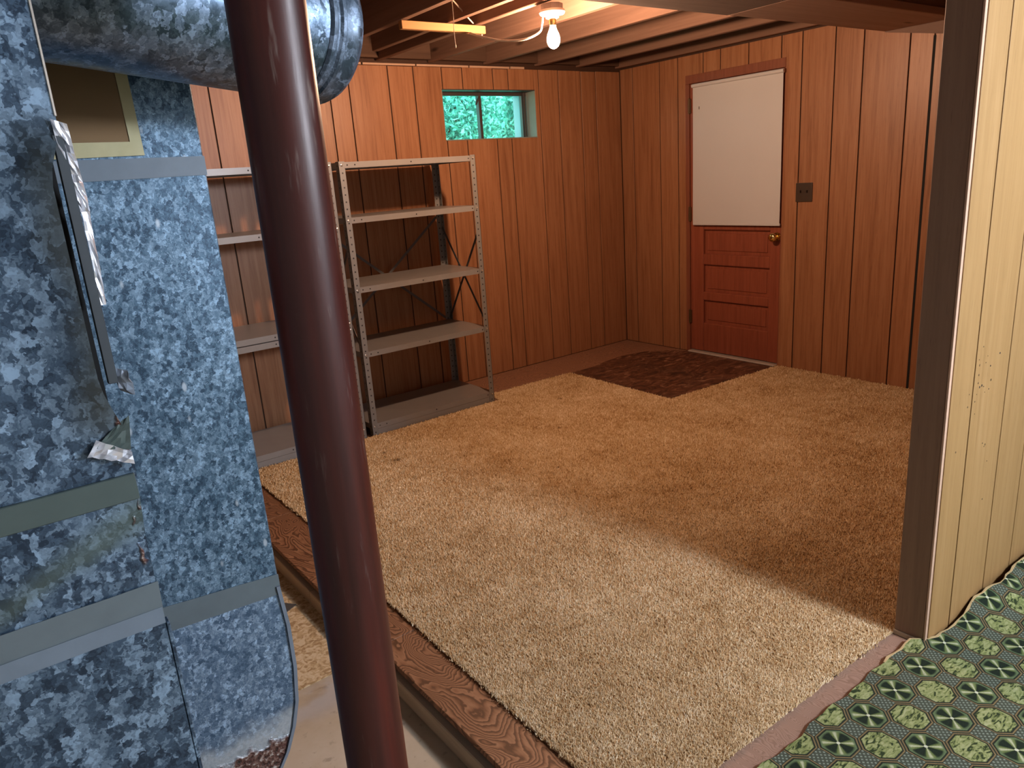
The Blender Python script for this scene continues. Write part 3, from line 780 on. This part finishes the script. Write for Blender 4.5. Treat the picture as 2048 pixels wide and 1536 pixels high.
# ---- return duct (duct B) -----------------------------------------
YB, BXE = -3.0, -4.094
rd = thing('return_duct', 'tall galvanised return duct with taped joints and rusty rounded boot', 'duct', (-4.25, -2.8, ZC))
BX0, YB1 = -4.50, -2.70
local(obj('upper_section', bbox(BX0, BXE, YB, YB1, 0.660, 2.12, off=0.002), M_ZINC_B, rd))
heel = [(BX0, 0.655), (-4.098, 0.655), (-4.091, 0.56), (-4.092, 0.46), (-4.101, 0.376), (-4.116, 0.32), (-4.138, 0.267), (-4.165, 0.225), (-4.205, 0.18), (-4.26, 0.14), (-4.33, 0.115), (BX0, 0.105)]
bt = local(obj('boot', prism(heel, 'y', YB - 0.001, YB1), M_ZINC_BOOT, rd, label='corroded boot with rusty heel'))
hl2 = [(x + 0.0035, z) for x, z in heel[1:-1]]
bm = prism([(x - 0.004, z) for x, z in heel[1:-1]] + hl2[::-1], 'y', YB - 0.006, YB + 0.004)
local(obj('heel_seam', bm, M_FLANGE, rd))
local(obj('support_leg', bbox(-4.44, -4.40, -2.95, -2.75, ZC, 0.115, off=0.002), M_FLANGE, rd))
local(obj('support_leg', bbox(-4.33, -4.29, -2.95, -2.75, ZC, 0.13, off=0.002), M_FLANGE, rd))
local(obj('tape_band', sheet((BX0, YB - 0.002, 0.655), (BXE + 0.001, YB - 0.002, 0.636), (BXE + 0.001, YB - 0.002, 0.681), (BX0, YB - 0.002, 0.715), 20, 3, 0.0006, 21), M_DUCTTAPE, rd, True))
local(obj('tape_band', sheet((BX0, YB - 0.002, 1.473), (BXE + 0.001, YB - 0.002, 1.474), (BXE + 0.001, YB - 0.002, 1.506), (BX0, YB - 0.002, 1.509), 20, 3, 0.0004, 22), M_DUCTTAPE2, rd, True, label='smooth pale grey tape band'))
pc = local(obj('cardboard_patch', bbox(-4.33, -4.204, YB - 0.0015, YB, 1.530, 1.70, off=0.0005), M_CARDBOARD, rd, label='tan cardboard patch'))
local(obj('masking_tape', sheet((-4.207, YB - 0.003, 1.511), (-4.189, YB - 0.003, 1.511), (-4.193, YB - 0.003, 1.70), (-4.211, YB - 0.003, 1.70), 2, 12, 0.0005, 23), M_MASKING, pc, True))
local(obj('masking_tape', sheet((-4.33, YB - 0.0036, 1.510), (-4.190, YB - 0.0036, 1.511), (-4.190, YB - 0.0036, 1.533), (-4.33, YB - 0.0036, 1.534), 12, 2, 0.0005, 24), M_MASKING, pc, True))

# ---- round duct ---------------------------------------------------
ru = thing('round_duct', 'round galvanised branch duct with dull capped end behind the column', 'duct', (-4.356, -3.2703, 1.7253))
dirv = Vector((math.cos(math.radians(15)), math.sin(math.radians(15)), -0.09)).normalized()
P1 = Vector((-3.948, -3.161, 1.687)); L = (P1.x + 4.400) / dirv.x
ru.location = P1 - dirv * L
R0 = 0.109
bm = bmesh.new(); lathe(bm, [(R0, 0.0), (R0, L - 0.004)], 56, (0, 0, 0), dirv); obj('pipe', bm, M_ZINC_PIPE, ru, True)
bm = bmesh.new(); lathe(bm, [(R0 + 0.001, L - 0.03), (R0 + 0.005, L - 0.026), (R0 + 0.005, L - 0.02), (R0 + 0.0015, L - 0.016), (R0 + 0.0015, L - 0.012), (R0 + 0.005, L - 0.008), (R0 + 0.005, L - 0.002), (R0 + 0.001, L + 0.002)], 56, (0, 0, 0), dirv)
obj('joint_ring', bm, M_ZINC_CAP, ru, True)
bm = bmesh.new(); lathe(bm, [(R0 + 0.001, L), (R0 + 0.001, L + 0.022), (R0 + 0.003, L + 0.026), (R0 - 0.002, L + 0.036), (R0 - 0.03, L + 0.044), (0.01, L + 0.046)], 56, (0, 0, 0), dirv)
obj('end_cap', bm, M_ZINC_CAP, ru, True, label='dull blue-grey end cap')
bm = bmesh.new()
for t_, in ((0.25,), (0.36,)):
    c = dirv * t_
    box(bm, c.x - 0.008, c.x + 0.008, c.y - 0.002, c.y + 0.002, c.z + R0 - 0.01, 2.17 - ru.location.z)
obj('hanger_strap', bm, M_FLANGE, ru)

# ---- shelving units -----------------------------------------------
def shelf_mesh(Wd, Dp, lip=0.032, t=0.0015):
    return nb((0, Wd, 0, Dp, -t, 0), (0, Wd, 0, t, -lip, -t), (0, Wd, Dp - t, Dp, -lip, -t), (0, t, t, Dp - t, -lip, -t), (Wd - t, Wd, t, Dp - t, -lip, -t),
              (t, Wd - t, t, 0.012, -lip, -lip + t))
def bar(bm, a, b, wv, tv):
    a, b, wv, tv = Vector(a), Vector(b), Vector(wv), Vector(tv)
    v = [bm.verts.new(p + s * wv + q * tv) for p in (a, b) for s, q in ((-1, -1), (1, -1), (1, 1), (-1, 1))]
    for f in ((0, 1, 2, 3), (7, 6, 5, 4), (0, 4, 5, 1), (1, 5, 6, 2), (2, 6, 7, 3), (3, 7, 4, 0)): bm.faces.new([v[i] for i in f])
def shelving(label, x0, Wd, Ht, levels, back=True):
    Dp = 0.455
    u = thing('shelving_unit', label, 'shelf', (x0, -0.565, 0.004), 0, 'grey metal shelving along the panelled wall')
    wd, t = 0.036, 0.002
    for i, (px, py, sx, sy) in enumerate(((0, 0, 1, 1), (Wd, 0, -1, 1), (0, Dp, 1, -1), (Wd, Dp, -1, -1))):
        bm = nb((min(0, sx * wd), max(0, sx * wd), min(0, sy * t), max(0, sy * t), 0, Ht), (min(0, sx * t), max(0, sx * t), min(0, sy * wd), max(0, sy * wd), 0, Ht))
        obj('upright', bm, M_SPOST, u, loc=(px, py, 0))
    for z in levels:
        s = obj('shelf', shelf_mesh(Wd - 0.006, Dp - 0.006), M_SHELF, u, loc=(0.003, 0.003, z + 0.016))
        bm = bmesh.new()
        for bx in (0.05, 0.095, Wd / 2, Wd - 0.05): lathe(bm, [(0.0042, 0), (0.004, 0.0006)], 8, (bx, 0.0, -0.016), (0, -1, 0))
        obj('lip_holes', bm, M_HOLE, s, kind='stuff')
        bm = bmesh.new()
        for bx in (0.012, Wd - 0.018): lathe(bm, [(0.006, 0), (0.005, 0.003), (0.002, 0.004)], 8, (bx, -0.0035, -0.014), (0, -1, 0))
        obj('bolts', bm, M_BOLT, s, True, kind='stuff')
    obj('kick_plate', nb((0.003, Wd - 0.003, 0.004, 0.0055, 0.0, 0.0365)), M_SHELF, u)
    for px in (0.004, Wd - 0.004):
        for (z0, z1) in ((0.52, 1.13), (1.13, 0.52)):
            bm = bmesh.new(); dl = math.hypot(Dp, z1 - z0); bar(bm, (px, 0.01, z0), (px, Dp - 0.01, z1), (0, -0.0085 * (z1 - z0) / dl, 0.0085 * Dp / dl), (0.0012, 0, 0)); obj('side_brace', bm, M_BRACE, u)
    for (z0, z1) in ((0.50, 1.22), (1.22, 0.50)) if back else ():
        bm = bmesh.new(); dl = math.hypot(Wd, z1 - z0); bar(bm, (0.01, Dp + 0.0015, z0), (Wd - 0.01, Dp + 0.0015, z1), (-0.008 * (z1 - z0) / dl, 0, 0.008 * Wd / dl), (0, 0.001, 0)); obj('back_brace', bm, M_BRACE, u)
    return u
shelving('grey metal shelving unit with five shelves, fully visible right of the column', -2.724, 0.893, 1.566, (0.054, 0.492, 0.866, 1.252, 1.546))
shelving('grey metal shelving unit partly hidden behind the column and return duct', -3.66, 0.896, 1.566, (0.054, 0.655, 0.692, 1.216, 1.546), back=False)

# ---- carpet -------------------------------------------------------
ca = thing('shag_carpet', 'tan shag carpet cut out around the door corner', 'carpet', (-2.0, -2.0, 0))
poly = [(-3.475, -0.62), (-3.47, -1.39), (-3.515, -2.21), (-3.524, -2.92), (-3.528, -3.462), (-2.475, -3.484), (-2.44, -3.487), (-0.004, -3.487), (-0.004, -1.475),
        (-0.10, -1.462), (-1.07, -1.418), (-1.05, -0.435), (-1.78, -0.418), (-1.80, -0.572), (-2.60, -0.575), (-3.475, -0.575)]
def ragged(poly, stepl, amp):
    out = []
    for (a, b) in zip(poly, poly[1:] + poly[:1]):
        a, b = Vector(a), Vector(b); n = max(1, int((b - a).length / stepl)); nn = Vector((-(b - a).y, (b - a).x)).normalized()
        for k in range(n):
            p = a.lerp(b, k / n)
            out.append(tuple(p + nn * random.uniform(-amp, amp)))
    return out
rp = ragged(poly, 0.018, 0.003)
bm = prism(rp, 'z', 0.0012, 0.0075)
bmesh.ops.triangulate(bm, faces=[f for f in bm.faces if len(f.verts) > 4])
local(obj('backing', bm, M_CARPET, ca))
def inside(px, py):
    c = np.zeros(len(px), bool); n = len(poly)
    for i in range(n):
        x1, y1 = poly[i]; x2, y2 = poly[(i + 1) % n]
        hit = ((y1 > py) != (y2 > py)) & (px < (x2 - x1) * (py - y1) / (y2 - y1 + 1e-12) + x1)
        c ^= hit
    return c
def tufts(n, x0, x1, y0, y1, keep):
    px = rng.uniform(x0, x1, n); py = rng.uniform(y0, y1, n)
    d = np.hypot(px + 4.4856, py + 4.4013)
    k = inside(px, py) & (rng.uniform(0, 1, n) < keep(d))
    return px[k], py[k], d[k]
px, py, dd = tufts(1150000, -3.53, 0, -3.49, -0.41, lambda d: np.clip((1.5 / d) ** 2, 0, 1))
# a fringe along the cut edges nearest the viewer
fx, fy = [], []
for (a, b) in list(zip(poly, poly[1:]))[0:5]:
    n = int(math.dist(a, b) * 700)
    tt = rng.uniform(0, 1, n); fx.append(a[0] + (b[0] - a[0]) * tt + rng.normal(0, 0.004, n)); fy.append(a[1] + (b[1] - a[1]) * tt + rng.normal(0, 0.004, n))
px = np.concatenate([px] + fx); py = np.concatenate([py] + fy); dd = np.hypot(px + 4.4856, py + 4.4013)
n = len(px)
wd = 0.0018 * np.clip(dd / 1.8, 1, 2.2) * rng.uniform(0.7, 1.4, n); ht = rng.uniform(0.006, 0.013, n)
an = rng.uniform(0, 2 * PI, n); la = rng.uniform(0, 2 * PI, n); lr = rng.uniform(0, 0.006, n)
co = np.zeros((n, 4, 3))
for k in range(3):
    co[:, k, 0] = px + wd * np.cos(an + k * 2 * PI / 3); co[:, k, 1] = py + wd * np.sin(an + k * 2 * PI / 3); co[:, k, 2] = 0.0065
co[:, 3, 0] = px + lr * np.cos(la); co[:, 3, 1] = py + lr * np.sin(la); co[:, 3, 2] = 0.0065 + ht
tri = np.array([[0, 1, 3], [1, 2, 3], [2, 0, 3]])
idx = (np.arange(n)[:, None, None] * 4 + tri[None]).reshape(-1)
me = bpy.data.meshes.new('pile')
me.vertices.add(n * 4); me.vertices.foreach_set('co', co.reshape(-1))
me.loops.add(n * 9); me.loops.foreach_set('vertex_index', idx.astype(np.int32))
me.polygons.add(n * 3); me.polygons.foreach_set('loop_start', (np.arange(n * 3) * 3).astype(np.int32))
me.update(calc_edges=True); me.validate()
me.materials.append(M_PILE)
pl = bpy.data.objects.new('pile', me); link(pl, ca); pl['kind'] = 'stuff'; local(pl)

# ---- green carpet --------------------------------------------------
gc = thing('patterned_carpet', 'green carpet woven with octagons, edge curling at the cream wall', 'carpet', (-2.3, -4.2, 0))
g = []
NX, NY = 110, 70
def gedge(x):
    w = 0.004 * math.sin(x * 23) + 0.003 * math.sin(x * 61 + 1)
    return -3.545 + w if x < -2.47 else -3.545 + w - 0.056 * ss(-2.47, -2.40, x) - 0.012 * ss(-2.2, -2.0, x)
for j in range(NY + 1):
    v = (j / NY) ** 1.7; row = []
    for i in range(NX + 1):
        x = -3.64 + 3.3 * (i / NX) ** 1.3
        ye = gedge(x); yy = ye + (-6.4 - ye) * v
        dist = ye - yy
        lift = 0.006 * math.exp(-dist / 0.03) * (0.5 + 0.5 * math.sin(x * 17)) + (0.030 * ss(-2.35, -2.02, x) + 0.010 * ss(-2.5, -2.4, x)) * math.exp(-(dist / 0.06) ** 2)
        row.append(Vector((x, yy, 0.010 + lift)))
    g.append(row)
edge_pts = [v.copy() for v in g[0]]
bm = grid_shell(g, (0, 0, -0.006))
local(obj('weave', bm, M_GREEN, gc, True, recalc=False))
bm = bmesh.new()
prev = None
for p in edge_pts:
    if p.x < -2.62: continue
    e = random.uniform(0.0005, 0.007)
    ring = [bm.verts.new(p + Vector(q)) for q in ((0, -0.002, 0.002), (0, e, 0.0005), (0, e, -0.005), (0, -0.002, -0.007))]
    if prev:
        for k in range(4): bm.faces.new((prev[k], prev[(k + 1) % 4], ring[(k + 1) % 4], ring[k]))
    prev = ring
local(obj('frayed_edge', bm, M_BACKING, gc, label='frayed tan jute edge'))

# ---- vinyl sheet and scrap on the slab ------------------------------
vy = obj('vinyl_flooring', prism([(-5.6, -2.352), (-3.92, -2.350), (-3.70, -2.342), (-3.678, -2.342), (-3.678, -0.02), (-5.6, -0.02)], 'z', ZC, ZC + 0.003), M_VINYL)
tag(vy, 'tan embossed vinyl flooring on the slab behind the return duct', 'flooring')
sc = obj('metal_scrap', prism([(-3.80, -1.90), (-3.725, -1.862), (-3.77, -1.80), (-3.83, -1.82)], 'z', ZC + 0.0032, ZC + 0.006), M_BRACE)
tag(sc, 'small dark flat scrap lying on tan vinyl flooring', 'scrap')

# ---- lamp holder with bulb -------------------------------------------
BX, BY = -2.060, -1.606
lh = thing('lamp_holder', 'white porcelain lamp holder with bare glowing bulb under a joist', 'light', (BX, BY, 2.17))
bm = bmesh.new(); lathe(bm, [(0.05, -0.0245), (0.05, -0.001)], 8); obj('junction_box', bm, M_BOXMETAL, lh)
bm = bmesh.new(); lathe(bm, [(0.022, -0.062), (0.03, -0.058), (0.032, -0.047), (0.056, -0.043), (0.060, -0.036), (0.057, -0.026), (0.05, -0.0248)], 32); obj('porcelain_base', bm, M_PORC, lh, True)
bm = bmesh.new(); lathe(bm, [(0.0150, -0.090), (0.0165, -0.084), (0.0165, -0.0622)], 20); obj('socket', bm, M_BRASS, lh, True)
prof = [(0.0125, -0.0905), (0.0145, -0.100), (0.019, -0.112), (0.0255, -0.126), (0.0295, -0.141), (0.0300, -0.153), (0.0275, -0.167), (0.021, -0.179), (0.012, -0.186), (0.003, -0.189)]
bm = bmesh.new(); lathe(bm, prof[::-1], 28); obj('bulb', bm, M_BULB, lh, True, label='glowing bulb')
for a in (0.6, 2.2):
    bm = bmesh.new(); lathe(bm, [(0.004, -0.046), (0.003, -0.049)], 8, (0.044 * math.cos(a), 0.044 * math.sin(a), 0)); obj('screw', bm, M_BOLT, lh)

# globe lamp of the outer room (out of the picture, behind the viewer's right shoulder)
gl = thing('globe_lamp', 'round white ceiling globe lamp lighting the outer room', 'light', (GLOBE_AT[0], GLOBE_AT[1], 2.17))
bm = bmesh.new(); lathe(bm, [(0.07, -0.035), (0.075, -0.02), (0.075, -0.001)], 24); obj('canopy', bm, M_PORC, gl, True)
bm = bmesh.new(); rr = 0.205; c0 = GLOBE_AT[2] - 2.17 - 0.02
lathe(bm, [(rr * math.sin(PI * k / 14), c0 - rr * math.cos(PI * k / 14)) for k in range(1, 14)], 28); obj('globe', bm, M_GLOBE, gl, True)

# ---- cables, stick, string ------------------------------------------
cb = [(-2.090, -1.572, 2.118), (-2.098, -1.572, 2.085), (-2.112, -1.566, 2.055), (-2.171, -1.530, 2.030), (-2.235, -1.44, 2.038), (-2.262, -1.30, 2.08), (-2.21, -1.16, 2.12), (-2.18, -1.121, 2.127)]
bm = bmesh.new(); tube(bm, smooth_path(cb, 6), 0.0055, 8)
tag(obj('power_cable', bm, M_CABLE, None, True), 'white sheathed cable looping from the lamp holder to the wooden stick', 'cable')
bm = bmesh.new(); tube(bm, smooth_path([(-2.40, -1.30, 2.232), (-2.33, -1.262, 2.204), (-2.25, -1.20, 2.184), (-2.165, -1.125, 2.174)], 4), 0.0032, 8)
tag(obj('thin_cable', bm, M_STRING, None, True), 'thin brown wire slanting between joists above the wooden stick', 'cable')
st = obj('wooden_stick', bbox(-2.565, -2.080, -1.112, -1.082, 2.132, 2.169, off=0.002), M_STICK)
tag(st, 'short orange-lit pine stick nailed across the joists', 'stick')
bm = bmesh.new(); tube(bm, [(-2.096, -1.097, 2.134), (-2.096, -1.099, 2.112)], 0.003, 6)
st2 = obj('nail', bm, M_BOLT, st)
ps = thing('pull_string', 'thin light string hanging straight down from a joist', 'string', (-2.533, -1.50, 1.985))
bm = bmesh.new(); tube(bm, smooth_path([(0.0, 0, 0.188), (0.001, 0, 0.12), (-0.002, 0, 0.06), (0.0, 0, 0.012)], 4), 0.0014, 6); obj('cord', bm, M_STRING, ps, True)
bm = bmesh.new(); lathe(bm, [(0.002, 0.016), (0.0035, 0.008), (0.002, 0.0)], 8); obj('tassel', bm, M_STRING, ps, True)

# ---- outdoors through the window --------------------------------------
gd = obj('ground_outside', nb((-8, 8, 0.28, 9, 1.2, 1.60)), M_LAWN, kind='structure'); gd['label'] = 'lawn outside the basement window'
def shrub(label, cx, cy, cz, rx, ry, rz, nl, seed, ls=0.06):
    r = np.random.default_rng(seed)
    s = thing('leafy_shrub', label, 'shrub', (cx, cy, 1.60), 0, 'shrubs outside the window')
    d = r.normal(size=(nl, 3)); d /= np.linalg.norm(d, axis=1)[:, None]
    rad = r.uniform(0.55, 1.0, nl)[:, None]
    c = d * rad * np.array([rx, ry, rz]) + np.array([0, 0, cz - 1.60])
    c = c[c[:, 2] > 0.02]; m = len(c)
    u = r.normal(size=(m, 3)); u /= np.linalg.norm(u, axis=1)[:, None]
    v = np.cross(u, r.normal(size=(m, 3))); v /= np.linalg.norm(v, axis=1)[:, None]
    l = r.uniform(0.6, 1.3, m)[:, None] * ls
    q = np.stack([c - u * l, c + v * l * 0.42, c + u * l, c - v * l * 0.42], 1)
    me = bpy.data.meshes.new('leaves')
    me.from_pydata(q.reshape(-1, 3).tolist(), [], (np.arange(m * 4).reshape(m, 4)).tolist())
    me.materials.append(M_LEAF)
    lo = bpy.data.objects.new('leaves', me); link(lo, s); lo['kind'] = 'stuff'
    bm = bmesh.new()
    for k in range(5):
        a = k * 1.3
        tube(bm, [(0.03 * math.cos(a), 0.03 * math.sin(a), 0), (0.3 * rx * math.cos(a), 0.3 * ry * math.sin(a), (cz - 1.6) * 0.7), (0.6 * rx * math.cos(a), 0.6 * ry * math.sin(a), (cz - 1.6) + rz * 0.4)], 0.012, 5)
    obj('stems', bm, M_JOIST, s)
    return s
shrub('teal-green leafy shrub seen through the left window pane', -0.30, 2.3, 2.2, 0.85, 0.5, 0.85, 16000, 1, 0.032)
shrub('pale green leafy shrub seen through the right window pane', 1.42, 2.5, 2.2, 0.85, 0.5, 0.85, 16000, 2, 0.032)
shrub('tall blue-green shrub far behind the other two shrubs outside', 0.9, 4.2, 2.7, 2.4, 0.7, 1.3, 16000, 3, 0.06)
